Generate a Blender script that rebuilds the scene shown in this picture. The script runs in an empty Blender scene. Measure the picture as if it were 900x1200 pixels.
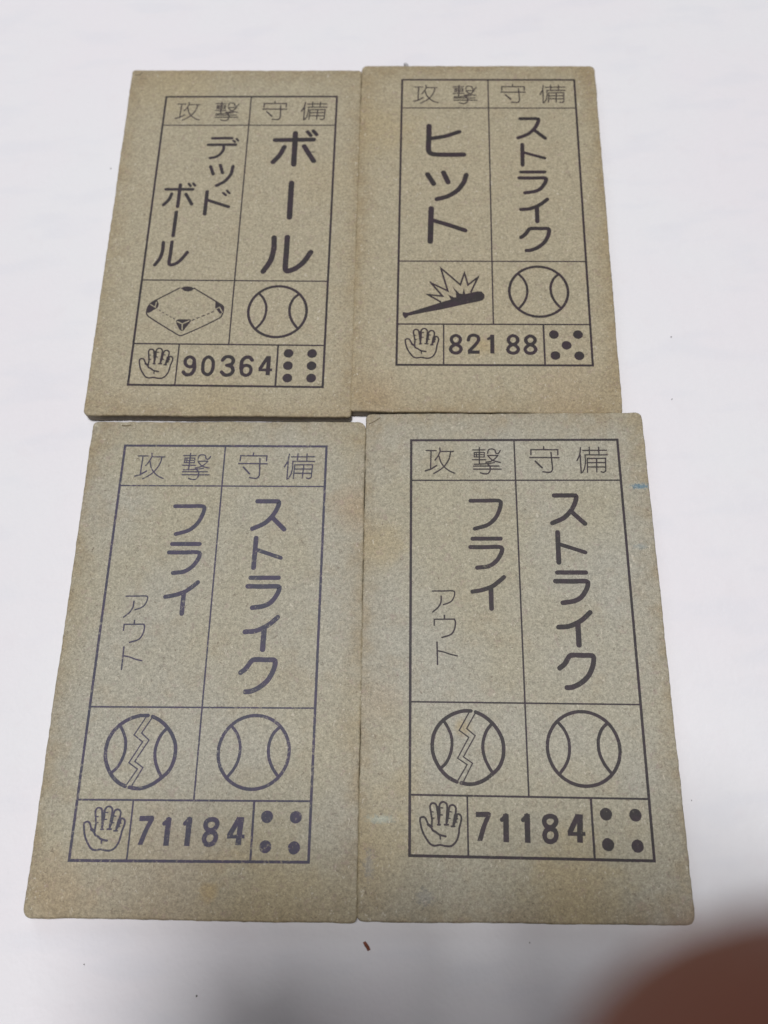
import bpy, bmesh, math, random
from mathutils import Vector, noise
S = 0.001                      # everything below is written in millimetres
T = 1.8                        # thickness of one card
scene = bpy.context.scene
COL = scene.collection

# ------------------------------------------------------------ camera
cam_d = bpy.data.cameras.new('camera')
cam = bpy.data.objects.new('camera', cam_d)
COL.objects.link(cam)
scene.camera = cam
PITCH, ROLL, HGT = 0.3447877, -0.0734440, 111.38554 + T
cp, sp, cr, sr = math.cos(PITCH), math.sin(PITCH), math.cos(ROLL), math.sin(ROLL)
FWD = Vector((0, sp, -cp)); UP0 = Vector((0, cp, sp)); R0 = Vector((1, 0, 0))
RT = cr*R0 + sr*UP0; UPV = -sr*R0 + cr*UP0
CAMP = Vector((0, 0, HGT))
from mathutils import Matrix
m = Matrix((RT, UPV, -FWD)).transposed().to_4x4()
m.translation = CAMP*S
cam.matrix_world = m
cam_d.sensor_fit = 'VERTICAL'
cam_d.sensor_height = 4.8
cam_d.sensor_width = 3.6
cam_d.lens = 4.8*970.5/1200
cam_d.clip_start = 0.001
cam_d.clip_end = 20
cam_d.dof.use_dof = True
cam_d.dof.focus_distance = 0.113
cam_d.dof.aperture_fstop = cam_d.lens/1.2
# ------------------------------------------------------------ light
w = bpy.data.worlds.new('World'); scene.world = w; w.use_nodes = True
bg = w.node_tree.nodes['Background']
bg.inputs[0].default_value = (1.0, 0.93, 0.90, 1)
bg.inputs[1].default_value = 0.05
def area(name, loc, target, size, power, col):
    l = bpy.data.lights.new(name, 'AREA'); l.shape = 'DISK'; l.size = size; l.energy = power; l.color = col
    o = bpy.data.objects.new(name, l); COL.objects.link(o); o.location = loc
    o.rotation_euler = (Vector(target)-Vector(loc)).to_track_quat('-Z', 'Y').to_euler()
    return o
area('ceiling_lamp', (-0.02, 0.09, 1.85), (0, .03, 0), 0.42, 30.5, (1.0, 0.975, 0.975))
area('sheen_fill_light', (-0.9, 2.2, 1.5), (0, .05, 0), 1.4, 10, (0.88, 0.93, 1.0))  # added cool fill from beyond the cards for sheen, no known window
scene.view_settings.view_transform = 'Standard'
scene.view_settings.look = 'None'
scene.view_settings.exposure = 0.0
scene.view_settings.gamma = 1.0

# ------------------------------------------------------------ helpers
def tag(o, label=None, cat=None, group=None, kind=None):
    for k, v in (('label', label), ('category', cat), ('group', group), ('kind', kind)):
        if v: o[k] = v
    return o
def link_mesh(name, bm, mats, parent=None, smooth=False):
    me = bpy.data.meshes.new(name); bm.to_mesh(me); bm.free()
    for mt in (mats if isinstance(mats, (list, tuple)) else [mats]): me.materials.append(mt)
    if smooth:
        for p in me.polygons: p.use_smooth = True
    o = bpy.data.objects.new(name, me); COL.objects.link(o)
    if parent: o.parent = parent
    return o
class N:
    def __init__(s, name):
        s.m = bpy.data.materials.new(name); s.m.use_nodes = True
        s.t = s.m.node_tree; s.b = s.t.nodes['Principled BSDF']
    def n(s, typ, ins=None, **kw):
        nd = s.t.nodes.new(typ)
        for k, v in kw.items(): setattr(nd, k, v)
        for k, v in (ins or {}).items():
            if hasattr(v, 'links') or hasattr(v, 'is_output'): s.t.links.new(v, nd.inputs[k])
            else: nd.inputs[k].default_value = v
        return nd
    def math(s, op, a, b=0.0, c=0.0, clamp=False):
        nd = s.n('ShaderNodeMath', {0: a, 1: b, 2: c}, operation=op); nd.use_clamp = clamp; return nd.outputs[0]
    def ramp(s, f, lo, hi, a=0.0, b=1.0, smooth=True):
        nd = s.n('ShaderNodeMapRange', {'Value': f, 'From Min': lo, 'From Max': hi, 'To Min': a, 'To Max': b})
        nd.interpolation_type = 'SMOOTHSTEP' if smooth else 'LINEAR'
        return nd.outputs[0]
    def mix(s, f, a, b, mode='MIX'):
        nd = s.n('ShaderNodeMix', data_type='RGBA', blend_type=mode)
        for idx, v in ((0, f), (6, a), (7, b)):
            if hasattr(v, 'is_output'): s.t.links.new(v, nd.inputs[idx])
            else: nd.inputs[idx].default_value = v
        return nd.outputs[2]
    def noise(s, vec, scale, detail=2.0, rough=0.5, dist=0.0):
        return s.n('ShaderNodeTexNoise', {'Vector': vec, 'Scale': scale, 'Detail': detail, 'Roughness': rough, 'Distortion': dist}).outputs[0]
    def out(s, a, b): s.t.links.new(a, s.b.inputs[b])

def board_colour(M, seed, stains, marks, warm, grey):
    """recycled board with a cool sheen painted in by the grey mix: flecks, fibres, hand-darkened borders, stains"""
    tc = M.n('ShaderNodeTexCoord').outputs['Object']
    v = M.n('ShaderNodeVectorMath', {0: tc, 1: (seed*.37, seed*.71, 0)}, operation='ADD').outputs[0]
    mm = M.n('ShaderNodeVectorMath', {0: v, 1: (1000, 1000, 1000)}, operation='MULTIPLY').outputs[0]
    lo = M.n('ShaderNodeVectorMath', {0: tc, 1: (1000, 1000, 1000)}, operation='MULTIPLY').outputs[0]
    broad = M.noise(mm, .045, 3, .55)
    mid = M.noise(mm, .35, 3, .6)
    fine = M.noise(mm, 2.6, 3, .75)
    grit = M.noise(mm, 5.5, 2, .6)
    base = M.mix(grey, (.372, .318, .203, 1), (.352, .350, .298, 1))  # grey mix paints the near cards' cool sheen into the board colour
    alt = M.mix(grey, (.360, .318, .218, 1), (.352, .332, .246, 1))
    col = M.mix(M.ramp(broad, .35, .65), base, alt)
    # long soft warmth towards the handled borders
    xyz = M.n('ShaderNodeSeparateXYZ', {0: lo})
    ax = M.math('DIVIDE', M.math('ABSOLUTE', xyz.outputs[0]), 20.3)
    ay = M.math('DIVIDE', M.math('ABSOLUTE', xyz.outputs[1]), 34.0)
    p6 = M.math('ADD', M.math('POWER', ax, 7.0), M.math('POWER', ay, 9.0))
    edge = M.math('MULTIPLY', M.ramp(p6, 0.05, 1.15), M.ramp(mid, .25, .7, .35, 1.0))
    col = M.mix(M.math('MULTIPLY', edge, warm), col, (.262, .196, .100, 1))
    col = M.mix(M.ramp(mid, .5, .72, 0, .22), col, (.30, .238, .150, 1))
    for (sx, sy, r, c, k) in stains:
        d = M.n('ShaderNodeVectorMath', {0: lo, 1: (sx, sy, T)}, operation='DISTANCE').outputs['Value']
        dd = M.math('ADD', d, M.math('MULTIPLY', M.math('SUBTRACT', mid, .5), r*1.6))
        col = M.mix(M.ramp(dd, r*.1, r*1.1, k*.95, 0), col, c)
    for (sx, sy, rx, ry, c, k) in marks:
        q = M.n('ShaderNodeVectorMath', {0: lo, 1: (sx, sy, T)}, operation='SUBTRACT').outputs[0]
        q = M.n('ShaderNodeVectorMath', {0: q, 1: (1/rx, 1/ry, 1)}, operation='MULTIPLY').outputs[0]
        d = M.n('ShaderNodeVectorMath', {0: q}, operation='LENGTH').outputs['Value']
        dd = M.math('ADD', d, M.math('MULTIPLY', M.math('SUBTRACT', fine, .5), 2.2))
        col = M.mix(M.ramp(dd, .3, 1.0, k, 0), col, c)
    f1 = M.ramp(fine, .30, .70, .72, 1.28, False)
    f2 = M.ramp(grit, .25, .75, .76, 1.24, False)
    val = M.math('MULTIPLY', f1, f2)
    hs = M.n('ShaderNodeVectorMath', {0: col, 'Scale': val}, operation='SCALE').outputs[0]
    # single light and dark fibres
    st = M.n('ShaderNodeVectorMath', {0: mm, 1: (1.0, .55, 1)}, operation='MULTIPLY').outputs[0]
    fib = M.noise(st, 3.0, 1, .5, 1.2)
    hs = M.mix(M.ramp(fib, .67, .76, 0, .6), hs, (.60, .56, .46, 1))
    fib2 = M.noise(M.n('ShaderNodeVectorMath', {0: mm, 1: (37, 11, 3)}, operation='ADD').outputs[0], 1.9, 1, .5, 1.5)
    hs = M.mix(M.ramp(fib2, .68, .76, 0, .55), hs, (.12, .085, .06, 1))
    fib3 = M.noise(M.n('ShaderNodeVectorMath', {0: mm, 1: (7, 91, 3)}, operation='ADD').outputs[0], 1.1, 2, .5, .8)
    hs = M.mix(M.ramp(fib3, .60, .72, 0, .22), hs, (.30, .20, .20, 1))
    h = M.math('ADD', M.math('MULTIPLY', fine, .6), M.math('MULTIPLY', grit, .4))
    return hs, h, mm, fine, grit
def board_mat(name, seed, stains, marks, warm, grey, side=False):
    M = N(name)
    c, h, mm, fine, grit = board_colour(M, seed, stains, marks, warm, grey)
    if side: c = M.mix(.5, c, (.085, .055, .030, 1))
    M.out(c, 'Base Color')
    M.b.inputs['Roughness'].default_value = .62
    M.b.inputs['Specular IOR Level'].default_value = .35
    bp = M.n('ShaderNodeBump', {'Height': h, 'Strength': .55, 'Distance': .00012})
    M.out(bp.outputs[0], 'Normal')
    return M.m
def ink_mat(name, seed, ink, wear, stains, marks, warm, grey):
    M = N(name)
    c, h, mm, fine, grit = board_colour(M, seed, stains, marks, warm, grey)
    a = M.noise(mm, 2.4, 3, .75)
    patch = M.noise(mm, .11, 2, .5)
    f = M.math('ADD', a, M.math('MULTIPLY', M.math('SUBTRACT', patch, .5), .35))
    cover = M.ramp(f, .68-wear*.22, .80-wear*.22, .97-wear*.12, max(.25, .9-wear*1.1))
    tint = M.mix(M.ramp(M.noise(mm, .5, 2), .4, .6), ink, (ink[0]*1.15+.004, ink[1]*.98, ink[2]*1.1+.004, 1))
    M.out(M.mix(cover, c, tint), 'Base Color')
    M.b.inputs['Roughness'].default_value = .55
    M.b.inputs['Specular IOR Level'].default_value = .22
    bp = M.n('ShaderNodeBump', {'Height': h, 'Strength': .5, 'Distance': .00012})
    M.out(bp.outputs[0], 'Normal')
    return M.m
def plain(name, col, rough=.6, var=0.0, scale=800):
    M = N(name)
    tc = M.n('ShaderNodeTexCoord').outputs['Object']
    nz = M.noise(tc, scale, 3, .6)
    dk = tuple(x*(1-var) for x in col[:3]) + (1,)
    M.out(M.mix(M.ramp(nz, .3, .7), dk, col), 'Base Color')
    M.b.inputs['Roughness'].default_value = rough
    return M
TIP = (5.85, -6.55, HGT-13.0)
SKIN_A = (.145, .034, .018, 1); SKIN_B = (.19, .052, .027, 1)
SPECKS = [(-40.67, -15.18, .10, 'tiny dark speck just below the near-left card, under its left half'),
          (-26.83, -19.47, .15, 'dark round speck nearest the bottom edge of the photo, well below the near-left card'),
          (46.56, 66.03, .12, 'upper of two dark specks to the right of the far-right card'),
          (44.69, 55.34, .10, 'lower of two dark specks to the right of the far-right card'),
          (13.86, -16.39, .10, 'tiny dark speck just below the middle of the near-right card'),
          (-42.6, 107.0, .13, 'faint speck to the left of the far-left card'),
          (36.55, -1.54, .08, 'tiny speck to the right of the near-right card')]
# card-local corner and frame positions, millimetres
PLACE = [
 dict(loc=(-21.29,91.16), rot=-0.0856, corners=[[-20.56, 34.19], [20.19, 33.74], [20.33, -34.01], [-19.95, -33.92]], frame=[[-13.92, 28.0], [16.11, 27.77], [15.97, -29.16], [-13.82, -28.84]]),
 dict(loc=(19.23,88.36), rot=-0.0925, corners=[[-20.43, 33.92], [20.25, 33.79], [20.29, -33.84], [-20.11, -33.86]], frame=[[-13.36, 30.71], [16.63, 30.57], [16.41, -25.91], [-13.34, -26.07]]),
 dict(loc=(-24.80,22.56), rot=-0.0823, corners=[[-20.48, 33.59], [20.28, 33.57], [20.56, -33.54], [-20.36, -33.63]], frame=[[-15.27, 29.72], [14.68, 29.63], [14.5, -26.88], [-15.57, -27.11]]),
 dict(loc=(16.08,20.07), rot=-0.0812, corners=[[-20.38, 33.98], [20.2, 34.25], [20.41, -34.02], [-20.23, -34.21]], frame=[[-13.76, 29.78], [16.38, 29.9], [16.24, -27.01], [-13.92, -26.8]]),
]
# printed drawings and lettering, millimetres from the upper left corner of the ruled border
GLYPH = {
 'heading': [
  ('l', 0.16, [(2.17,1.66),(3.62,1.66)]),
  ('l', 0.16, [(2.89,1.66),(2.81,4.63)]),
  ('l', 0.2, [(2.05,4.86),(2.83,4.63),(3.66,4.06)]),
  ('l', 0.16, [(4.16,1.23),(4.22,1.74)]),
  ('l', 0.16, [(4.22,1.79),(6.13,1.8)]),
  ('c', 0.16, [(4.22,1.79),(3.88,2.56),(3.45,3.19)]),
  ('c', 0.16, [(5.75,1.8),(5.49,3.01),(4.81,4.13),(4.1,4.77),(3.27,5.29)]),
  ('c', 0.16, [(4.05,2.56),(4.32,3.55),(4.81,4.27),(5.47,4.85),(6.29,5.24)]),
  ('l', 0.15, [(8.94,1.57),(10.73,1.57)]),
  ('l', 0.15, [(9.93,1.21),(9.87,3.71)]),
  ('r', 0.13, [(9.17,1.97),(10.62,1.97),(10.6,2.7),(9.15,2.69),(9.17,1.97)]),
  ('l', 0.12, [(9.16,2.33),(10.61,2.34)]),
  ('l', 0.15, [(8.91,3.13),(10.82,3.13)]),
  ('l', 0.12, [(9.48,1.97),(9.46,2.69)]),
  ('c', 0.15, [(11.11,2.12),(11.26,1.54),(11.76,1.43),(12.19,1.61),(12.3,2.09),(12.67,2.12),(12.94,1.69)]),
  ('l', 0.15, [(11.1,2.48),(12.59,2.45)]),
  ('c', 0.15, [(12.59,2.45),(12.09,3.03),(11.54,3.38),(10.81,3.53)]),
  ('c', 0.15, [(11.23,2.66),(11.81,3.24),(12.9,3.57)]),
  ('c', 0.15, [(9.12,3.85),(10.67,3.78),(12.03,3.6)]),
  ('l', 0.15, [(9.02,4.14),(12.67,4.14)]),
  ('l', 0.15, [(9.01,4.62),(12.98,4.62)]),
  ('c', 0.16, [(11.04,3.78),(11.39,4.19),(11.4,4.82),(11.06,5.32),(10.47,5.35),(10.01,5.19)]),
  ('l', 0.16, [(19.26,1.1),(19.24,1.48)]),
  ('l', 0.16, [(17.36,2.36),(17.39,1.56),(21.28,1.57),(21.24,2.37)]),
  ('l', 0.16, [(17.18,2.8),(21.39,2.83)]),
  ('c', 0.16, [(20.27,1.99),(20.32,3.46),(20.33,4.75),(19.99,5.13),(18.95,5.04)]),
  ('l', 0.2, [(17.92,3.37),(18.88,4.42)]),
  ('c', 0.16, [(24.59,1.28),(24.38,2.42),(23.95,3.3)]),
  ('l', 0.16, [(24.46,2.42),(24.43,5.23)]),
  ('l', 0.14, [(24.89,1.71),(28.32,1.67)]),
  ('l', 0.14, [(25.84,1.2),(25.82,2.38)]),
  ('l', 0.14, [(27.19,1.21),(27.18,2.38)]),
  ('l', 0.14, [(25.15,2.4),(28.34,2.41)]),
  ('c', 0.14, [(25.15,2.4),(25.15,3.47),(24.95,4.51),(24.63,5.13)]),
  ('l', 0.14, [(25.34,5.13),(25.45,2.97),(28.07,2.95),(27.96,4.93),(27.65,5.15),(27.28,5.05)]),
  ('l', 0.14, [(25.43,3.64),(28.02,3.62)]),
  ('l', 0.14, [(25.38,4.3),(27.97,4.31)]),
  ('l', 0.14, [(26.78,2.97),(26.67,5.09)]),
 ],
 'strike': [
  ('c', 0.6, [(20.36,8.7),(22.09,8.7),(23.38,8.72),(23.49,8.99),(23.22,9.91),(22.59,11.03),(21.58,12.06),(19.91,12.88)]),
  ('l', 0.6, [(22.71,11.2),(24.46,12.95)]),
  ('l', 0.62, [(20.55,14.27),(20.48,18.64)]),
  ('l', 0.5, [(20.56,15.94),(24.23,17.18)]),
  ('l', 0.56, [(20.18,20.1),(24.1,20.08)]),
  ('c', 0.6, [(19.86,21.33),(22.12,21.35),(23.91,21.31),(24.28,21.47),(24.06,22.39),(23.22,23.59),(22.26,24.11),(20.71,24.37)]),
  ('c', 0.6, [(19.94,27.74),(21.28,27.62),(22.45,27.15),(23.33,26.59),(24.3,25.68)]),
  ('l', 0.66, [(22.55,27.38),(22.52,30.13)]),
  ('c', 0.6, [(19.78,33.26),(20.46,32.69),(21.12,31.7),(21.5,31.51),(23,31.53),(24.17,31.55),(24.36,31.82),(24.17,32.88),(23.49,34.23),(22.39,35.22),(21.24,35.75),(20.59,35.8)]),
 ],
 'fly': [
  ('c', 0.52, [(8.46,9.52),(10.46,9.5),(12.44,9.5),(12.76,9.73),(12.54,10.89),(11.9,12.18),(10.82,13.15),(9,13.74)]),
  ('l', 0.54, [(8.64,15.22),(12.55,15.2)]),
  ('c', 0.54, [(8.32,16.46),(10.28,16.47),(12.37,16.43),(12.74,16.7),(12.48,17.55),(11.86,18.49),(10.8,19.23),(9.2,19.46)]),
  ('c', 0.54, [(8.48,22.89),(9.83,22.63),(11.16,22.14),(12.06,21.48),(12.84,20.79)]),
  ('l', 0.58, [(11.01,22.39),(11.01,25.24)]),
 ],
 'out': [
  ('c', 0.15, [(2.99,22.83),(4.58,22.81),(5.77,22.79),(6.03,22.95),(5.97,23.51),(5.64,24.19),(5.16,24.5),(4.46,24.75)]),
  ('c', 0.17, [(4.18,23.55),(4.14,24.4),(3.76,25.12),(3.01,25.78)]),
  ('l', 0.17, [(4.59,26.24),(4.6,26.73)]),
  ('l', 0.15, [(3.21,27.62),(3.22,26.79),(5.93,26.75)]),
  ('c', 0.17, [(5.93,26.75),(6.07,27.11),(5.96,28.08),(5.48,28.84),(4.26,29.28)]),
  ('l', 0.17, [(3.57,29.92),(3.62,32.93)]),
  ('c', 0.15, [(3.61,31.09),(4.5,31.27),(5.34,31.55),(6.25,31.76)]),
 ],
 'broken_ball': [
  ('c', 0.42, [(7.93,38.97),(6.88,38.99),(5.66,39.36),(4.62,39.97),(3.66,40.91),(3.08,42.01),(2.87,43.19),(2.95,44.35),(3.37,45.49),(4.12,46.62),(5.05,47.42),(5.97,47.86)]),
  ('c', 0.42, [(8.53,39.1),(9.47,39.53),(10.48,40.31),(11.31,41.31),(11.88,42.47),(12.03,43.55),(11.88,44.87),(11.34,46.02),(10.47,46.85),(9.44,47.59),(8.25,48.05),(7.4,48.12),(6.53,47.98)]),
  ('c', 0.34, [(4.27,40.14),(4.86,41.06),(5.32,42.15),(5.41,43.32),(5.17,44.48),(4.64,45.56),(3.96,46.22)]),
  ('c', 0.36, [(10.69,40.48),(9.94,41.41),(9.48,42.59),(9.36,43.75),(9.59,44.9),(10.07,45.96),(10.47,46.6)]),
  ('l', 0.13, [(7.68,39.16),(6.36,41.46),(7.58,42.33),(6.1,44.96),(7.31,45.73),(6.06,47.76)]),
  ('l', 0.13, [(8.47,39.27),(7.33,41.22),(8.41,42.11),(6.85,44.78),(8,45.55),(6.77,47.88)]),
 ],
 'ball': [
  ('circle', 0.38, [(22.25,43.5)]),
  ('c', 0.34, [(19.2,40.31),(19.9,41.19),(20.39,42.43),(20.45,43.59),(20.25,44.74),(19.77,45.72),(19.14,46.54)]),
  ('c', 0.36, [(25.45,40.33),(24.71,41.12),(24.25,42.21),(24.14,43.2),(24.31,44.35),(24.81,45.48),(25.45,46.36)]),
 ],
 'hand': [
  ('c', 0.2, [(2.8,53.26),(2.31,52.96),(1.98,52.29),(1.66,52.14),(1.31,52.31),(1.35,52.93),(1.59,53.82),(2.02,54.61),(2.58,55.31),(3.06,55.49),(3.81,55.39),(4.47,55.52),(5.13,55.5),(5.61,55.16),(5.99,54.53),(6.15,53.82),(6.22,53.29),(6.48,52.3),(6.39,51.9),(6.13,51.72),(5.8,51.82)]),
  ('c', 0.2, [(2.74,53.22),(2.79,52.46),(2.65,51.56),(2.55,50.84),(2.75,50.52),(3.04,50.49),(3.32,50.65),(3.42,51.1),(3.51,51.73),(3.6,52.44),(3.64,53.05)]),
  ('c', 0.2, [(3.64,53.05),(3.69,52.44),(3.77,51.54),(3.75,50.64),(4.04,50.34),(4.38,50.34),(4.66,50.58),(4.71,51.07),(4.65,51.8),(4.6,52.43),(4.59,53.03)]),
  ('c', 0.2, [(4.57,53.03),(4.79,52.24),(4.89,51.43),(5,50.84),(5.29,50.66),(5.62,50.74),(5.81,51.05),(5.75,51.69),(5.55,52.41),(5.44,53.2)]),
  ('c', 0.18, [(5.42,53.2),(5.69,52.67),(5.86,52.27),(5.92,51.86)]),
  ('l', 0.18, [(3.5,53.04),(3.81,53.03)]),
  ('l', 0.18, [(4.35,53.02),(4.83,53.01)]),
  ('l', 0.18, [(5.21,53.2),(5.61,53.19)]),
  ('c', 0.22, [(2.26,53.05),(2.69,53.36),(2.88,53.71),(3.25,53.88),(3.73,54.22),(4.48,54.37)]),
  ('l', 0.15, [(3.77,54.22),(3.82,54.71)]),
  ('l', 0.22, [(3.58,50.91),(3.55,52)]),
  ('l', 0.22, [(4.8,51.07),(4.68,52.07)]),
  ('l', 0.22, [(5.65,51.87),(5.47,52.95)]),
  ('l', 0.12, [(2.7,51.52),(2.96,51.53)]),
  ('l', 0.12, [(2.74,52.28),(3.05,52.26)]),
  ('l', 0.12, [(3.87,51.02),(4.15,51.04)]),
  ('l', 0.12, [(3.86,51.86),(4.11,51.88)]),
  ('l', 0.12, [(4.99,51.45),(5.22,51.48)]),
  ('l', 0.12, [(4.84,52.24),(5.09,52.26)]),
  ('l', 0.14, [(5.76,52.27),(5.99,52.29)]),
  ('l', 0.14, [(5.64,52.67),(5.89,52.69)]),
 ],
 'number_71184': [
  ('r', 0.57, [(8.28,51.73),(10.03,51.7)]),
  ('p', 0, [(9.47,51.51),(10.18,51.49),(10.13,51.93),(9.57,53.11),(9.03,54.82),(8.39,54.83),(8.89,53.29),(9.45,52.03)]),
  ('r', 0.63, [(12.04,51.61),(11.98,54.92)]),
  ('c', 0.46, [(11.51,52.31),(11.8,52.07),(12.04,51.76)]),
  ('r', 0.63, [(14.69,51.56),(14.62,54.94)]),
  ('c', 0.46, [(14.15,52.29),(14.42,52.02),(14.65,51.71)]),
  ('loop', 0.52, [(17.55,51.76),(18.11,51.92),(18.26,52.37),(18,52.87),(17.48,53.1),(16.96,52.89),(16.76,52.39),(16.97,51.94)]),
  ('loop', 0.52, [(17.51,53.23),(18.06,53.45),(18.2,53.98),(17.96,54.53),(17.43,54.75),(16.95,54.6),(16.73,54.01),(16.97,53.47)]),
  ('r', 0.63, [(21.27,51.47),(21.06,54.79)]),
  ('r', 0.4, [(19.62,53.8),(21.81,53.76)]),
  ('r', 0.57, [(21.02,51.56),(19.85,53.71)]),
 ],
 'big_ball_word': [
  ('l', 0.78, [(19.78,9.59),(26.38,9.47)]),
  ('l', 0.86, [(23.18,8.1),(23.24,14.76)]),
  ('c', 0.78, [(21.42,11.06),(20.78,12.72),(19.69,14.29)]),
  ('c', 0.8, [(24.83,10.91),(25.59,12.29),(26.59,14.05)]),
  ('l', 0.62, [(25.25,7.81),(25.83,8.6)]),
  ('l', 0.62, [(26.24,7.61),(26.84,8.42)]),
  ('l', 0.86, [(23.09,18.6),(23.13,25.6)]),
  ('c', 0.82, [(20.85,29.61),(20.94,31.71),(20.54,34.05),(19.48,36.12)]),
  ('c', 0.82, [(23.02,29.49),(23.02,32.21),(23.04,35.57),(23.33,36.01),(24.57,35.56),(25.92,34.27),(26.98,32.4)]),
 ],
 'dead_word': [
  ('l', 0.5, [(8.97,9.2),(12.31,9.17)]),
  ('l', 0.5, [(8.34,10.61),(13.05,10.59)]),
  ('c', 0.47, [(11.02,10.68),(11.03,11.68),(10.51,12.68),(9.75,13.23),(8.9,13.43)]),
  ('l', 0.35, [(12.58,9.69),(12.9,10.02)]),
  ('l', 0.35, [(13.09,9.32),(13.44,9.72)]),
  ('l', 0.53, [(9.15,15.24),(9.72,16.83)]),
  ('l', 0.52, [(10.78,14.94),(11.29,16.57)]),
  ('c', 0.52, [(12.96,15.15),(12.72,16.86),(11.78,18.32),(10.48,19.21)]),
  ('l', 0.57, [(9.03,20.45),(9.01,25.01)]),
  ('l', 0.52, [(9.18,22.17),(12.86,23.52)]),
  ('l', 0.38, [(11.74,20.7),(12.22,21.17)]),
  ('l', 0.38, [(12.36,20.25),(12.79,20.76)]),
  ('l', 0.5, [(2.02,20),(6.56,19.99)]),
  ('l', 0.54, [(4.37,19.06),(4.35,23.52)]),
  ('c', 0.5, [(3.09,20.93),(2.74,22.1),(1.95,23.19)]),
  ('c', 0.52, [(5.51,21),(6.08,21.99),(6.66,23.02)]),
  ('l', 0.4, [(5.79,18.87),(6.12,19.29)]),
  ('l', 0.4, [(6.51,18.79),(6.86,19.21)]),
  ('l', 0.54, [(4.25,24.64),(4.19,29.34)]),
  ('c', 0.52, [(2.72,30.66),(2.75,32.38),(2.45,33.82),(1.76,35.03)]),
  ('c', 0.52, [(4.14,30.57),(4.12,32.73),(4.09,34.78),(4.46,35.01),(5.4,34.59),(6.21,33.61),(6.84,32.57)]),
 ],
 'field': [
  ('c', 0.17, [(6.26,39.35),(2.78,41.56),(2.09,42.04),(1.54,42.9),(1.47,44.12),(1.96,44.73),(6.83,47.87),(7.48,48.01),(13.18,44.78),(13.58,44),(13.6,42.73),(12.96,42.18),(8.55,39.33)]),
  ('p', 0, [(6.47,39.35),(6.92,39.1),(7.55,39.04),(8.21,39.14),(8.58,39.48),(8.27,39.83),(7.65,39.99),(6.99,39.84)]),
  ('p', 0, [(2.48,41.71),(2.94,41.66),(3.23,42.4),(3.17,42.94),(1.98,43.92),(1.49,43.98),(1.55,42.95),(1.99,42.11)]),
  ('p', 0, [(6.3,45.29),(6.66,45.09),(8.56,45.07),(8.68,45.41),(7.7,47.05),(7.38,47.2),(7.02,47.01),(6.4,45.89)]),
  ('p', 0, [(12.25,41.82),(13.56,42.74),(13.56,43.76),(13.16,44.05),(12.3,42.94)]),
  ('g', 0.11, [(1.92,42.48),(2.79,43.01)]),
  ('g', 0.11, [(2.72,42.94),(2.83,42.03)]),
  ('g', 0.14, [(6.54,45.57),(7.38,45.95)]),
  ('g', 0.14, [(7.38,45.95),(8.38,45.41)]),
  ('g', 0.14, [(7.36,45.95),(7.44,46.96)]),
  ('g', 0.11, [(12.57,43.16),(13.01,42.84)]),
  ('g', 0.11, [(13.01,42.84),(13.56,43.81)]),
  ('l', 0.09, [(3.48,43.49),(3.67,43.64)]),
  ('l', 0.09, [(4.03,43.85),(4.26,44)]),
  ('l', 0.09, [(4.62,44.24),(4.89,44.38)]),
  ('l', 0.09, [(5.26,44.62),(5.53,44.76)]),
  ('l', 0.09, [(5.79,44.9),(6.06,45.05)]),
  ('l', 0.12, [(8.87,45.26),(9.19,45.09)]),
  ('l', 0.12, [(9.56,44.91),(9.92,44.72)]),
  ('l', 0.12, [(10.33,44.52),(10.73,44.32)]),
  ('l', 0.12, [(11.14,44.15),(11.46,43.97)]),
  ('l', 0.12, [(11.78,43.78),(12.14,43.58)]),
 ],
 'number_90364': [
  ('loop', 0.48, [(9.1,51.77),(9.75,52.08),(9.88,52.81),(9.6,53.44),(9.04,53.45),(8.54,52.98),(8.52,52.19)]),
  ('c', 0.52, [(9.89,52.65),(10.02,53.75),(9.63,54.69),(8.81,54.86),(8.35,54.4)]),
  ('loop', 0.48, [(12.03,51.73),(12.69,52.23),(12.89,53.24),(12.71,54.37),(12.13,54.82),(11.48,54.39),(11.27,53.26),(11.45,52.19)]),
  ('c', 0.52, [(14.27,52.28),(14.7,51.73),(15.54,51.72),(15.95,52.32),(15.72,52.95),(15.01,53.15)]),
  ('c', 0.52, [(15.01,53.15),(15.76,53.39),(16.04,54.08),(15.64,54.71),(14.82,54.84),(14.27,54.32)]),
  ('loop', 0.48, [(18.03,53.11),(18.61,53.36),(18.82,53.98),(18.59,54.61),(18.1,54.86),(17.53,54.62),(17.32,54),(17.49,53.37)]),
  ('c', 0.52, [(18.86,52.22),(18.43,51.72),(17.77,51.79),(17.31,52.4),(17.23,53.66)]),
  ('r', 0.57, [(21.44,51.49),(21.44,54.79)]),
  ('r', 0.4, [(19.98,53.9),(22.1,53.87)]),
  ('r', 0.48, [(21.28,51.62),(20.14,53.77)]),
 ],
 'hit_word': [
  ('c', 0.84, [(4.76,10.32),(4.73,12.98),(4.7,15.3),(4.95,16.12),(5.77,16.42),(8.21,16.5),(10.61,16.47)]),
  ('c', 0.72, [(5.1,13.03),(7.6,12.51),(9.91,11.57)]),
  ('l', 0.8, [(4.57,20.62),(5.59,22.56)]),
  ('l', 0.8, [(7.23,20.24),(8,22.26)]),
  ('c', 0.76, [(11.02,20.71),(10.61,22.23),(9.59,23.84),(7.99,25.07),(6.16,25.69)]),
  ('l', 0.84, [(5.21,27.56),(5.08,34.1)]),
  ('c', 0.7, [(5.32,29.88),(7.98,30.83),(10.76,31.92)]),
 ],
 'bat': [
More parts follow.
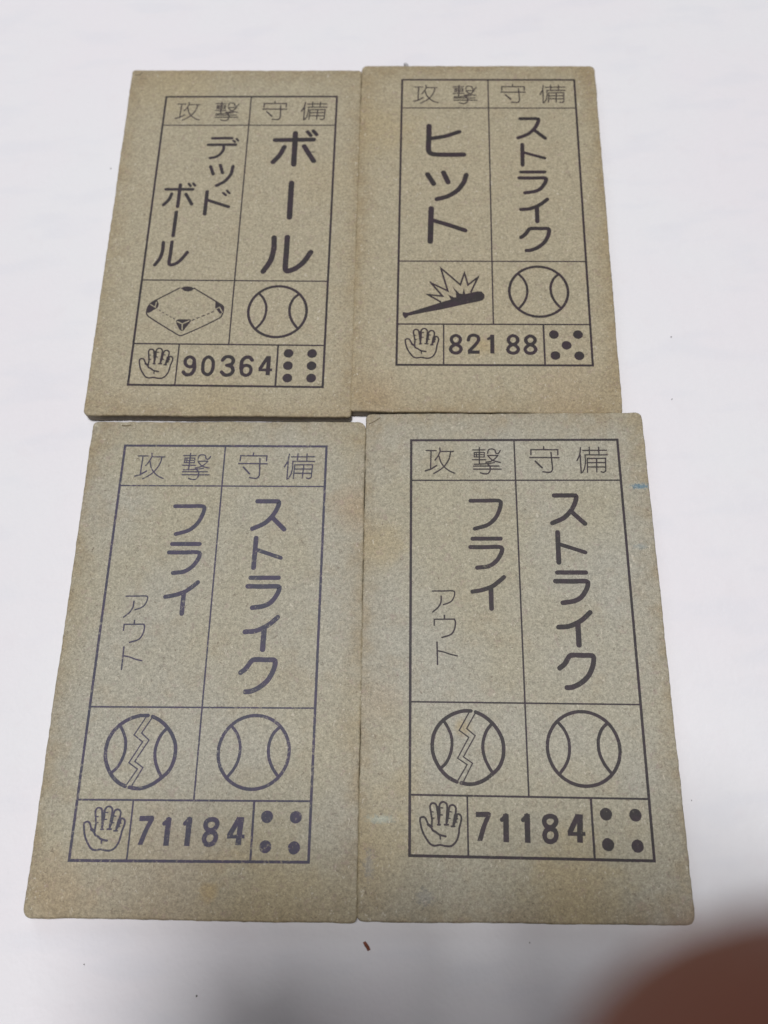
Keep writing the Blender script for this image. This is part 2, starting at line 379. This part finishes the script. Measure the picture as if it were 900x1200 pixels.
  ('p', 0, [(0.8,47.39),(1.07,47.35),(1.38,47.48),(1.73,47.43),(4.04,46.59),(6.94,45.52),(8.68,44.92),(10.05,44.23),(11.6,43.77),(12.58,43.52),(13.26,43.56),(13.7,44.13),(13.69,44.75),(13.43,45.13),(12.98,45.32),(10.61,45.89),(6.94,46.85),(4.04,47.47),(1.74,48.02),(1.51,48.29),(1.22,48.54),(1.03,48.29),(0.79,47.84)]),
  ('p', 0, [(7.95,44.15),(8.94,44.67),(9.56,44.53),(9.26,45.1),(8.45,45.15)]),
  ('p', 0, [(8.65,42.64),(9.76,43.92),(10.24,44.01),(10.44,42.86),(10.67,44),(11.6,43.84),(11.6,44.3),(9.26,44.92),(9.17,43.74)]),
  ('r', 0.24, [(6.84,45.52),(4.7,44.12),(7.09,44.43),(5.21,41.96),(7.91,43.46),(6.78,39.16),(9.9,42.31),(10.58,40.08),(11.11,42.35),(12.73,40.87),(11.53,43.73)]),
  ('p', 0, [(4.31,44.03),(5.19,44),(4.99,44.25)]),
  ('p', 0, [(5.04,41.59),(5.57,42.09),(5.28,42.37)]),
  ('p', 0, [(6.6,38.74),(7.17,39.54),(6.93,39.82)]),
  ('p', 0, [(10.59,39.62),(10.74,40.27),(10.41,40.32)]),
  ('p', 0, [(12.97,40.45),(12.81,41.1),(12.54,40.96)]),
 ],
 'number_82188': [
  ('loop', 0.46, [(9.14,51.51),(9.73,51.84),(9.84,52.35),(9.55,52.89),(9.14,53.02),(8.73,52.89),(8.44,52.35),(8.55,51.85)]),
  ('loop', 0.48, [(9.13,53.16),(9.72,53.43),(9.95,53.96),(9.65,54.46),(9.13,54.63),(8.6,54.47),(8.31,53.97),(8.55,53.43)]),
  ('c', 0.48, [(11.07,52.34),(11.31,51.67),(11.93,51.46),(12.55,51.73),(12.65,52.34),(12.21,53.08),(11.23,54.22)]),
  ('r', 0.52, [(10.96,54.46),(12.8,54.45)]),
  ('r', 0.57, [(14.78,51.38),(14.75,54.68)]),
  ('c', 0.4, [(14.18,52.13),(14.48,51.93),(14.72,51.59)]),
  ('loop', 0.48, [(18.01,51.51),(18.58,51.84),(18.72,52.38),(18.38,52.92),(17.97,53.06),(17.56,52.93),(17.25,52.39),(17.41,51.85)]),
  ('loop', 0.48, [(17.96,53.13),(18.54,53.46),(18.76,53.99),(18.45,54.46),(17.92,54.63),(17.4,54.47),(17.12,54),(17.37,53.46)]),
  ('loop', 0.48, [(20.68,51.56),(21.25,51.9),(21.38,52.41),(21.04,52.91),(20.63,53.05),(20.22,52.92),(19.92,52.41),(20.08,51.9)]),
  ('loop', 0.48, [(20.62,53.15),(21.22,53.48),(21.44,53.98),(21.1,54.49),(20.57,54.65),(20.05,54.49),(19.78,53.99),(20.03,53.49)]),
 ],
}
# ------------------------------------------------------------ the white paper under the cards
M = N('white_paper')
tc = M.n('ShaderNodeTexCoord').outputs['Object']
mmv = M.n('ShaderNodeVectorMath', {0: tc, 1: (1000, 1000, 1000)}, operation='MULTIPLY').outputs[0]
n1 = M.noise(mmv, .035, 3, .5); n2 = M.noise(mmv, .25, 3, .6); n3 = M.noise(mmv, 2.2, 3, .6)
c = M.mix(M.ramp(n1, .35, .65), (.775, .765, .800, 1), (.770, .778, .805, 1))
rows = M.n('ShaderNodeVectorMath', {0: mmv, 1: (.07, .20, 1)}, operation='MULTIPLY').outputs[0]
ghost = M.noise(rows, 1.0, 2, .5)
c = M.mix(M.ramp(ghost, .50, .70, 0, .30), c, (.69, .71, .765, 1))
c = M.mix(M.ramp(n2, .55, .75, 0, .25), c, (.74, .72, .75, 1))
c = M.mix(M.ramp(n3, .70, .78, 0, .18), c, (.60, .58, .58, 1))
M.out(c, 'Base Color'); M.b.inputs['Roughness'].default_value = .55
M.b.inputs['Specular IOR Level'].default_value = .3
hh = M.math('ADD', M.math('MULTIPLY', n2, 1.0), M.math('MULTIPLY', n3, .12))
M.out(M.n('ShaderNodeBump', {'Height': hh, 'Strength': .25, 'Distance': .0006}).outputs[0], 'Normal')
paper_mat = M.m
bm = bmesh.new()
NX, NY, X0, X1, Y0, Y1 = 60, 70, -420, 420, -420, 520
grid = [[bm.verts.new(((X0+(X1-X0)*i/NX)*S, (Y0+(Y1-Y0)*j/NY)*S,
        -abs(noise.noise(Vector((i*.31, j*.27, 4.2))))*.25*S)) for i in range(NX+1)] for j in range(NY+1)]
for j in range(NY):
    for i in range(NX): bm.faces.new((grid[j][i], grid[j][i+1], grid[j+1][i+1], grid[j+1][i]))
tag(link_mesh('white_paper_sheet', bm, paper_mat, smooth=True), kind='structure')
M = plain('table_wood', (.30, .19, .11, 1), .5, .3, 60)
bm = bmesh.new()
bmesh.ops.create_cube(bm, size=1)
for v in bm.verts: v.co = Vector((v.co.x*1.4, v.co.y*1.5+.05, v.co.z*.03-.0165))
tag(link_mesh('tabletop', bm, M.m), kind='structure')

# ------------------------------------------------------------ drawing strokes
random.seed(4)
def catmull(p, closed=False, step=.22):
    n = len(p); out = []
    if closed and p[0] == p[-1]: p = p[:-1]; n -= 1
    rng = range(n if closed else n-1)
    for i in rng:
        if closed: a, b, c, d = p[(i-1) % n], p[i], p[(i+1) % n], p[(i+2) % n]
        else: a, b, c, d = p[max(i-1, 0)], p[i], p[i+1], p[min(i+2, n-1)]
        L = math.dist(b, c); k = max(2, int(L/step))
        for j in range(k):
            t = j/k
            # tangents limited by the segment length, so that uneven spacing makes no loops
            def tan(u, v_, s_):
                dx, dy = (v_[0]-u[0]), (v_[1]-u[1]); l = math.hypot(dx, dy) or 1
                return dx/l*L*.9, dy/l*L*.9
            t1 = tan(a, c, L) if (closed or i > 0) else (c[0]-b[0], c[1]-b[1])
            t2 = tan(b, d, L) if (closed or i < n-2) else (c[0]-b[0], c[1]-b[1])
            h1 = 2*t**3-3*t*t+1; h2 = t**3-2*t*t+t; h3 = -2*t**3+3*t*t; h4 = t**3-t*t
            out.append((h1*b[0]+h2*t1[0]+h3*c[0]+h4*t2[0], h1*b[1]+h2*t1[1]+h3*c[1]+h4*t2[1]))
    if not closed: out.append(p[-1])
    return out
def dense(p, closed=False, step=.5):
    out = []
    q = p + [p[0]] if closed else p
    for a, b in zip(q[:-1], q[1:]):
        k = max(1, int(math.dist(a, b)/step))
        for j in range(k): out.append((a[0]+(b[0]-a[0])*j/k, a[1]+(b[1]-a[1])*j/k))
    if not closed: out.append(q[-1])
    return out
def ribbon(bm, pts, w, xf, z, cap=True, closed=False, rough=.07):
    n = len(pts); Ls = []; Rs = []
    w = w*1.06+.035
    ph = random.random()*99
    for i in range(n):
        a = pts[(i-1) % n] if (closed or i > 0) else pts[i]
        b = pts[i]
        c = pts[(i+1) % n] if (closed or i < n-1) else pts[i]
        d1 = Vector((b[0]-a[0], b[1]-a[1])); d2 = Vector((c[0]-b[0], c[1]-b[1]))
        if d1.length < 1e-9: d1 = d2
        if d2.length < 1e-9: d2 = d1
        d1.normalize(); d2.normalize()
        t = (d1+d2)
        if t.length < 1e-6: t = d1.copy()
        t.normalize(); nn = Vector((-t.y, t.x))
        cs = max(.38, abs(nn.dot(Vector((-d1.y, d1.x)))))
        hw = w/2/cs
        kl = 1+rough*noise.noise(Vector((b[0]*3, b[1]*3, ph))); kr = 1+rough*noise.noise(Vector((b[0]*3, b[1]*3, ph+7)))
        Ls.append((b[0]+nn.x*hw*kl, b[1]+nn.y*hw*kl)); Rs.append((b[0]-nn.x*hw*kr, b[1]-nn.y*hw*kr))
    V = lambda p: bm.verts.new(xf(p, z))
    lv = [V(p) for p in Ls]; rv = [V(p) for p in Rs]
    for i in range(n if closed else n-1):
        j = (i+1) % n
        bm.faces.new((rv[i], rv[j], lv[j], lv[i]))
    if cap and not closed:
        for end in (0, n-1):
            c = pts[end]; o = pts[1] if end == 0 else pts[n-2]
            d = Vector((c[0]-o[0], c[1]-o[1])).normalized()
            a0 = math.atan2(d.y, d.x); arc = []
            for k in range(1, 8):
                an = a0 - math.pi/2 + math.pi*k/8
                arc.append(V((c[0]+math.cos(an)*w/2, c[1]+math.sin(an)*w/2)))
            # start: the right side lies on +90 deg of the outward direction
            if end == 0: bm.faces.new([lv[0]]+arc+[rv[0]])
            else: bm.faces.new([rv[n-1]]+arc+[lv[n-1]])
def disc(bm, c, r, xf, z, k=28):
    ph = random.random()*50
    vs = []
    for i in range(k):
        a = math.tau*i/k; rr = r*(1+.05*noise.noise(Vector((math.cos(a)*1.6, math.sin(a)*1.6, ph))))
        vs.append(bm.verts.new(xf((c[0]+rr*math.cos(a), c[1]+rr*math.sin(a)), z)))
    bm.faces.new(vs)
def draw(strokes, xf, only=None):
    """one flat printed mesh; overlapping strokes lie a micron apart"""
    bm = bmesh.new(); z = T+.012
    for t, wd, p in strokes:
        if (t == 'g') != (only == 'g'): continue
        z += .0012
        zz = z + (.05 if only == 'g' else 0)
        if t == 'l': ribbon(bm, dense(p), wd, xf, zz)
        elif t == 'g': ribbon(bm, dense(p), wd, xf, zz)
        elif t == 'c': ribbon(bm, catmull(p), wd, xf, zz)
        elif t == 'loop': ribbon(bm, catmull(p, True), wd, xf, zz, closed=True)
        elif t == 'r':
            if math.dist(p[0], p[-1]) < .15 and len(p) > 3: ribbon(bm, dense(p[:-1], True), wd, xf, zz, closed=True)
            else: ribbon(bm, dense(p), wd, xf, zz, cap=False)
        elif t == 'circle':
            ribbon(bm, [(p[0][0]+4.62*math.cos(a*math.tau/72), p[0][1]+4.62*math.sin(a*math.tau/72)) for a in range(72)], wd, xf, zz, closed=True)
        elif t == 'p':
            bm.faces.new([bm.verts.new(xf(q, zz)) for q in p])
        elif t == 'dot': disc(bm, p[0], wd, xf, zz)
    bmesh.ops.triangulate(bm, faces=[f for f in bm.faces if len(f.verts) > 4], quad_method='BEAUTY', ngon_method='EAR_CLIP')
    bmesh.ops.recalc_face_normals(bm, faces=bm.faces)
    for f in bm.faces:
        f.normal_update()
        if f.normal.z < 0: f.normal_flip()
    return bm
GRID = [('r', .30, [(0, 0), (30, 0), (30, 56.7), (0, 56.7), (0, 0)]),
        ('r', .17, [(0, 6.36), (30, 6.36)]), ('r', .18, [(15, 0), (15, 49.5)]),
        ('r', .17, [(0, 37.88), (30, 37.88)]), ('r', .20, [(0, 49.52), (30, 49.52)]),
        ('r', .18, [(7.25, 49.52), (7.25, 56.7)]), ('r', .24, [(22.75, 49.52), (22.75, 56.7)])]
PIPS = {4: [(24.5, 51.4), (28.15, 51.45), (24.5, 54.95), (28.1, 55.05)],
        5: [(24.3, 51.3), (28.02, 51.3), (26.17, 53.2), (24.4, 55.0), (28.03, 55.03)],
        6: [(24.45, 50.95), (28.1, 50.95), (24.48, 53.1), (28.12, 53.08), (24.5, 55.22), (28.15, 55.2)]}

# ------------------------------------------------------------ one card
def outline(corners, radii, seed):
    """worn card edge, clockwise from the far-left corner"""
    pts = []
    n = 4
    for i in range(n):
        a, b, c = Vector(corners[i-1]), Vector(corners[i]), Vector(corners[(i+1) % n])
        d1 = (a-b).normalized(); d2 = (c-b).normalized(); r = radii[i]
        s, e = b+d1*r, b+d2*r
        for k in range(9):
            t = k/8
            pts.append((1-t)**2*s + 2*t*(1-t)*b + t*t*e)
        nb = Vector(corners[(i+1) % n]); L2 = (nb-b).length
        e2 = nb + (b-nb).normalized()*radii[(i+1) % n]
        k = int((e2-e).length/.35)
        for j in range(1, k): pts.append(e.lerp(e2, j/k))
    out = []
    m_ = len(pts)
    for i, p in enumerate(pts):
        t = (pts[(i+1) % m_]-pts[i-1]).normalized(); nn = Vector((t.y, -t.x))
        j = .10*noise.noise(Vector((p.x*.11, p.y*.11, seed))) + .06*noise.noise(Vector((p.x*.7, p.y*.7, seed+3))) + .035*noise.noise(Vector((p.x*2.4, p.y*2.4, seed+9)))
        out.append((p, nn, j))
    return out
def build_board(root, corners, radii, seed, mats):
    o = outline(corners, radii, seed)
    cx = sum(c[0] for c in corners)/4; cy = sum(c[1] for c in corners)/4
    bm = bmesh.new()
    rings = [(.0, .04), (.18, -.07), (.6, -.12), (1.1, -.09), (T-.30, -.12), (T-.12, -.07), (T-.03, .03), (T, .17)]
    R = []
    for ri, (z, ins) in enumerate(rings):
        ring = []
        for (p, nn, j) in o:
            # nn is made to point outwards
            if nn.dot(p-Vector((cx, cy))) < 0: nn = -nn
            rag = .05*noise.noise(Vector((p.x*1.3, p.y*1.3, seed+ri*5.1))) if 0 < ri < 7 else 0
            q = p + nn*(j - ins + rag + .02)
            ring.append(bm.verts.new((q.x*S, q.y*S, z*S)))
        R.append(ring)
    m_ = len(o)
    for a, b in zip(R[:-1], R[1:]):
        for i in range(m_):
            f = bm.faces.new((a[i], a[(i+1) % m_], b[(i+1) % m_], b[i])); f.smooth = True
            f.material_index = 1 if b is not R[-1] and b is not R[-2] else 0
    top = bm.faces.new(R[-1]); bm.faces.new(R[0])
    bmesh.ops.recalc_face_normals(bm, faces=bm.faces)
    return link_mesh('board', bm, mats, root)
STAIN_Y = (.36, .27, .12, 1); STAIN_O = (.33, .21, .10, 1); BLUE = (.10, .20, .27, 1); PALE = (.42, .48, .42, 1); GREY = (.24, .25, .25, 1)
CARDS = [
 dict(P=0, label='far-left board card with two-column lettering, diamond drawing, number 90364 and six dots',
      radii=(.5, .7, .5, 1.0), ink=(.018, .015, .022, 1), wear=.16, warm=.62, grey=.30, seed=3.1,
      left=['big_ball_word'], stains=[(-12, 30, 9, STAIN_Y, .25), (14, 10, 7, STAIN_Y, .15), (0, -31, 8, STAIN_Y, .18)], marks=[(12.4, 15.6, .8, .3, (.15, .13, .10, 1), .8)],
      parts=[('right_lettering', 'big_ball_word', None), ('left_lettering', 'dead_word', None), ('diamond_drawing', 'field', None),
             ('baseball_drawing', 'ball', None), ('number', 'number_90364', None)], pips=6),
 dict(P=1, label='far-right board card with large three-character word, bat drawing, number 82188 and five dots',
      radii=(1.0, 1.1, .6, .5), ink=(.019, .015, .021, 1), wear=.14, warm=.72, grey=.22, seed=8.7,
      stains=[(0, -22.6, 2.2, STAIN_Y, .5), (12, -30, 7, STAIN_O, .22), (-17, 20, 8, STAIN_Y, .3), (-16, -31, 5, STAIN_O, .25)], marks=[],
      parts=[('right_lettering', 'strike', None), ('left_lettering', 'hit_word', None), ('bat_drawing', 'bat', None),
             ('baseball_drawing', 'ball', None), ('number', 'number_82188', None)], pips=5),
 dict(P=2, label='near-left board card numbered 71184 with print painted bluish for sheen and worn corners',
      radii=(.7, 1.2, .7, 1.1), ink=(.036, .038, .074, 1), wear=.45, warm=.6, grey=.8, seed=15.3,  # lighter bluish ink colour stands in for sheen on this print
      stains=[(2.5, -30.5, 1.6, STAIN_Y, .6), (18.5, 20, 4, STAIN_O, .35), (-3, -29, 12, STAIN_O, .22), (-16, -30, 6, STAIN_O, .3), (10, -31, 9, STAIN_Y, .35)], marks=[],
      parts=[('right_lettering', 'strike', None), ('left_lettering', 'fly', None), ('small_lettering', 'out', None),
             ('broken_baseball_drawing', 'broken_ball', None), ('baseball_drawing', 'ball', None), ('number', 'number_71184', None)], pips=4),
 dict(P=3, label='near-right board card numbered 71184 with dark print and small blue stain on its right edge',
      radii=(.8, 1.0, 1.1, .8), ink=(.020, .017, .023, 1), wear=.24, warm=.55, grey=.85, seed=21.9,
      stains=[(-7, -11.2, 1.5, STAIN_Y, .5), (6, -30, 8, STAIN_Y, .45), (-18, 14, 5, STAIN_Y, .35), (-18, -26, 7, STAIN_Y, .3), (-14.5, -19, 4, STAIN_Y, .3), (-17, -8, 4, STAIN_O, .2)],
      marks=[(19.2, 22.6, 2.0, .65, BLUE, .8), (18.3, 13.6, 1.4, .6, BLUE, .25), (-17.6, -22.6, 2.2, .7, PALE, .55), (-19.0, -28, .9, 2.4, GREY, .45), (-12, -31.5, 1.5, 1.2, GREY, .4)],
      parts=[('right_lettering', 'strike', None), ('left_lettering', 'fly', None), ('small_lettering', 'out', None),
             ('broken_baseball_drawing', 'broken_ball', None), ('baseball_drawing', 'ball', None), ('number', 'number_71184', None)], pips=4),
]
GROUP = 'cardboard baseball game cards laid two by two'
crease_mat = plain('crease_brown', (.21, .17, .105, 1), .8, .5, 3000).m
for cd in CARDS:
    pl = PLACE[cd['P']]
    root = bpy.data.objects.new('game_card', None); COL.objects.link(root)
    root.empty_display_size = .01
    root.location = (pl['loc'][0]*S, pl['loc'][1]*S, 0.00002); root.rotation_euler = (0, 0, pl['rot'])
    tag(root, cd['label'], 'card', GROUP)
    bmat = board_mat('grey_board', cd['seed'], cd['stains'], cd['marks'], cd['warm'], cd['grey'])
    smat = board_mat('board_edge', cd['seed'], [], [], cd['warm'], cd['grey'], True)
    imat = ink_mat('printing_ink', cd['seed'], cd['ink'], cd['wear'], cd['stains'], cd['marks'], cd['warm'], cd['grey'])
    build_board(root, pl['corners'], cd['radii'], cd['seed'], [bmat, smat])
    f = pl['frame']
    def xf(p, z, f=f):
        u, v = p[0]/30.0, p[1]/56.7
        x = (1-u)*(1-v)*f[0][0]+u*(1-v)*f[1][0]+u*v*f[2][0]+(1-u)*v*f[3][0]
        y = (1-u)*(1-v)*f[0][1]+u*(1-v)*f[1][1]+u*v*f[2][1]+(1-u)*v*f[3][1]
        return (x*S, y*S, z*S)
    link_mesh('ruled_border', draw(GRID, xf), imat, root)
    link_mesh('heading_lettering', draw(GLYPH['heading'], xf), imat, root)
    for name, key, _ in cd['parts']:
        o = link_mesh(name, draw(GLYPH[key], xf), imat, root)
        if key == 'field': link_mesh('highlight_line', draw(GLYPH[key], xf, 'g'), bmat, o)
    link_mesh('hand_drawing', draw(GLYPH['hand'], xf), imat, root)
    for c in PIPS[cd['pips']]: link_mesh('pip', draw([('dot', .76, [c])], xf), imat, root)
    # small creases and nicks at the corners
    C = pl['corners']; lx = lambda p, z: (p[0]*S, p[1]*S, z*S)
    cr_ = {0: [('c', .14, [(C[0][0]+.5, C[0][1]-1.1), (C[0][0]+1.3, C[0][1]-1.1), (C[0][0]+1.7, C[0][1]-.5)])],
           1: [],
           2: [('c', .20, [(C[0][0]+4.4, C[0][1]-.60), (C[0][0]+5.0, C[0][1]-.66), (C[0][0]+5.6, C[0][1]-.55)])],
           3: [('c', .12, [(C[0][0]+.4, C[0][1]-1.5), (C[0][0]+1.2, C[0][1]-1.1), (C[0][0]+2.0, C[0][1]-.5)])]}[cd['P']]
    if cr_: link_mesh('crease', draw(cr_, lx), crease_mat, root)

# ------------------------------------------------------------ specks and the brown chip on the white paper
speck_mat = plain('dark_speck', (.06, .05, .05, 1), .7, .4, 4000).m
grey_mat = plain('grey_lint', (.42, .41, .42, 1), .9, .3, 4000).m
def blob(name, x, y, rx, ry, rz, rot, mat, seed):
    bm = bmesh.new()
    bmesh.ops.create_icosphere(bm, subdivisions=2, radius=1)
    for v in bm.verts:
        k = 1+.35*noise.noise(v.co*1.7+Vector((seed, 0, 0)))
        v.co = Vector((v.co.x*rx*k*S, v.co.y*ry*k*S, (v.co.z*rz+rz*.9)*S))
    o = link_mesh(name, bm, mat, smooth=True)
    o.location = (x*S, y*S, 0.00001); o.rotation_euler = (0, 0, rot)
    return o
for i, (x, y, r, lab) in enumerate(SPECKS):
    tag(blob('paper_speck', x, y, r*.8, r*.6, r*.4, i*1.3, speck_mat, i*3.3), lab, 'speck', 'dark specks on the white paper')
tag(blob('lint_tuft', 9.95, 125.1, .35, .75, .25, .5, grey_mat, 9), 'small grey lint tuft behind the far edge of the far-right card', 'lint')
M = plain('brown_chip', (.22, .055, .022, 1), .55, .4, 3000)
bm = bmesh.new()
prof = [(-.22, -.52), (.15, -.60), (.24, -.2), (.21, .25), (.17, .56), (-.17, .60), (-.22, .2), (-.19, -.2)]
lo = [bm.verts.new((x*S, y*S, .0*S)) for x, y in prof]
hi = [bm.verts.new((x*.8*S, y*.95*S, (.16+.05*math.sin(y*4))*S)) for x, y in prof]
for i in range(8): bm.faces.new((lo[i], lo[(i+1) % 8], hi[(i+1) % 8], hi[i]))
bm.faces.new(hi); bm.faces.new(lo[::-1])
bmesh.ops.recalc_face_normals(bm, faces=bm.faces)
o = link_mesh('wood_chip', bm, M.m); o.location = (-6.0*S, -15.45*S, .00002); o.rotation_euler = (0, 0, .52)
tag(o, 'tiny reddish brown splinter on white paper below the two nearest cards', 'splinter')

# ------------------------------------------------------------ the hand whose fingertip blurs the corner
M = N('skin')
tc = M.n('ShaderNodeTexCoord').outputs['Object']
a = M.noise(tc, 60, 3, .6); b = M.noise(tc, 900, 3, .6)
c = M.mix(M.ramp(a, .35, .65), SKIN_A, SKIN_B)
M.out(c, 'Base Color'); M.b.inputs['Roughness'].default_value = .55
M.b.inputs['Subsurface Weight'].default_value = .12; M.b.inputs['Specular IOR Level'].default_value = .2
M.b.inputs['Subsurface Radius'].default_value = (.004, .0015, .0008)
M.b.inputs['Subsurface Scale'].default_value = .5
M.out(M.n('ShaderNodeBump', {'Height': b, 'Strength': .3, 'Distance': .0003}).outputs[0], 'Normal')
skin = M.m
verts, edges, rad = [], [], []
def add(p, r, parent=None):
    verts.append(Vector(p)*S); rad.append(r if isinstance(r, tuple) else (r, r))
    if parent is not None: edges.append((parent, len(verts)-1))
    return len(verts)-1
wr = add((12, -150, 138), (24, 17))
fa1 = add((16, -195, 138), (27, 20), wr); fa2 = add((22, -260, 140), (33, 26), fa1); add((30, -350, 146), (38, 32), fa2)
FING = {  # unseen fingers and thumb posed and thickened to shade the near paper
 'index': [((8, -100, 142), 13), ((5, -50, 147), 11), ((6, -9, 147), 10.5), ((7, -9, 126), 8), (TIP, 5.7)],
 'middle': [((16, -100, 143), 13), ((26, -50, 148), 11), ((28, -9, 147), 10), ((29, -8, 125), 8), ((29, -12, 106), 6.6)],
 'ring': [((26, -106, 141), 13), ((46, -58, 144), 10.5), ((48, -22, 142), 9), ((49, -16, 122), 7.6), ((49, -20, 106), 6.2)],
 'little': [((34, -112, 138), 12), ((64, -70, 138), 9.5), ((66, -42, 134), 8), ((66, -35, 119), 6.8), ((65, -38, 108), 5.5)],
 'thumb': [((-8, -105, 136), 16), ((-18, -66, 138), 16), ((-20, -35, 138), 15), ((-19, -10, 134), 13)]}
tips = {}
for k, ch in FING.items():
    par = wr
    for p, r in ch: par = add(p, r, par)
    dd = (Vector(ch[-1][0])-Vector(ch[-2][0])).normalized(); rr = ch[-1][1]
    add(Vector(ch[-1][0])+dd*rr*.95, rr*.72, par)
    tips[k] = (Vector(ch[-1][0]), (Vector(ch[-1][0])-Vector(ch[-2][0])).normalized(), ch[-1][1])
me = bpy.data.meshes.new('hand_skeleton'); me.from_pydata(verts, edges, [])
tmp = bpy.data.objects.new('hand_skeleton', me); COL.objects.link(tmp)
sk = tmp.modifiers.new('skin', 'SKIN'); sk.use_smooth_shade = True
for i, v in enumerate(me.skin_vertices[0].data):
    v.radius = (rad[i][0]*S, rad[i][1]*S); v.use_root = (i == 0)
tmp.modifiers.new('sub', 'SUBSURF').levels = 3
dg = bpy.context.evaluated_depsgraph_get()
hm = bpy.data.meshes.new_from_object(tmp.evaluated_get(dg)); hm.name = 'hand'
bpy.data.objects.remove(tmp)
for p in hm.polygons: p.use_smooth = True
hm.materials.clear(); hm.materials.append(skin)
hand = bpy.data.objects.new('hand', hm); COL.objects.link(hand)
tag(hand, 'out of focus dark reddish fingertip of a hand in the lower right corner', 'hand')
nail_mat = plain('fingernail', (.50, .30, .24, 1), .3, .15, 300).m
for k, (p, d, r) in tips.items():
    if k == 'index': continue
    bm = bmesh.new()
    up = Vector((0, .9, .45)) if k != 'thumb' else Vector((-.6, 0, .8)); side = d.cross(up).normalized(); nrm = side.cross(d).normalized()
    g = [[None]*9 for _ in range(9)]
    for i in range(9):
        for j in range(9):
            u, v = (i-4)/4, (j-4)/4
            ang = u*.75; wv = 1-.12*max(0, v)**2
            q = p + side*math.sin(ang*wv)*r*.93 + nrm*(math.cos(ang*wv)*r*.93-.25-.5*v*v) + d*(v*5.2*(1-.18*u*u)+r*.2)
            g[i][j] = bm.verts.new(q*S)
    for i in range(8):
        for j in range(8): bm.faces.new((g[i][j], g[i+1][j], g[i+1][j+1], g[i][j+1]))
    ex = bmesh.ops.extrude_face_region(bm, geom=list(bm.faces))
    for v in [e for e in ex['geom'] if isinstance(e, bmesh.types.BMVert)]: v.co += nrm*.4*S
    bmesh.ops.recalc_face_normals(bm, faces=bm.faces)
    link_mesh('fingernail', bm, nail_mat, hand, smooth=True)
# knitted cuff and sleeve round the forearm
cloth = plain('grey_knit', (.16, .17, .20, 1), .9, .35, 900).m
bm = bmesh.new(); path = [((21, -248, 140), 42), ((22, -254, 140), 44), ((24, -275, 141), 44), ((25, -282, 141), 47), ((27, -320, 143), 49), ((31, -375, 147), 53)]
def sleeve_ring(c, r, ph):
    return [bm.verts.new(Vector((c[0]+r*math.cos(a*math.tau/48)*(1+.02*math.sin(a*1.7+ph)), c[1], c[2]+r*.84*math.sin(a*math.tau/48)*(1+.02*math.cos(a*2.3+ph))))*S) for a in range(48)]
rings = [sleeve_ring(c, r, i*.8) for i, (c, r) in enumerate(path)]
inner = [sleeve_ring(c, r-3, i*.8) for i, (c, r) in enumerate(path)]
for k in range(5):
    for a in range(48):
        b = (a+1) % 48
        bm.faces.new((rings[k][a], rings[k][b], rings[k+1][b], rings[k+1][a]))
        bm.faces.new((inner[k][b], inner[k][a], inner[k+1][a], inner[k+1][b]))
for a in range(48):
    b = (a+1) % 48
    bm.faces.new((rings[0][b], rings[0][a], inner[0][a], inner[0][b]))
bm.faces.new(rings[5])
bmesh.ops.recalc_face_normals(bm, faces=bm.faces)
link_mesh('sleeve', bm, cloth, hand, smooth=True)
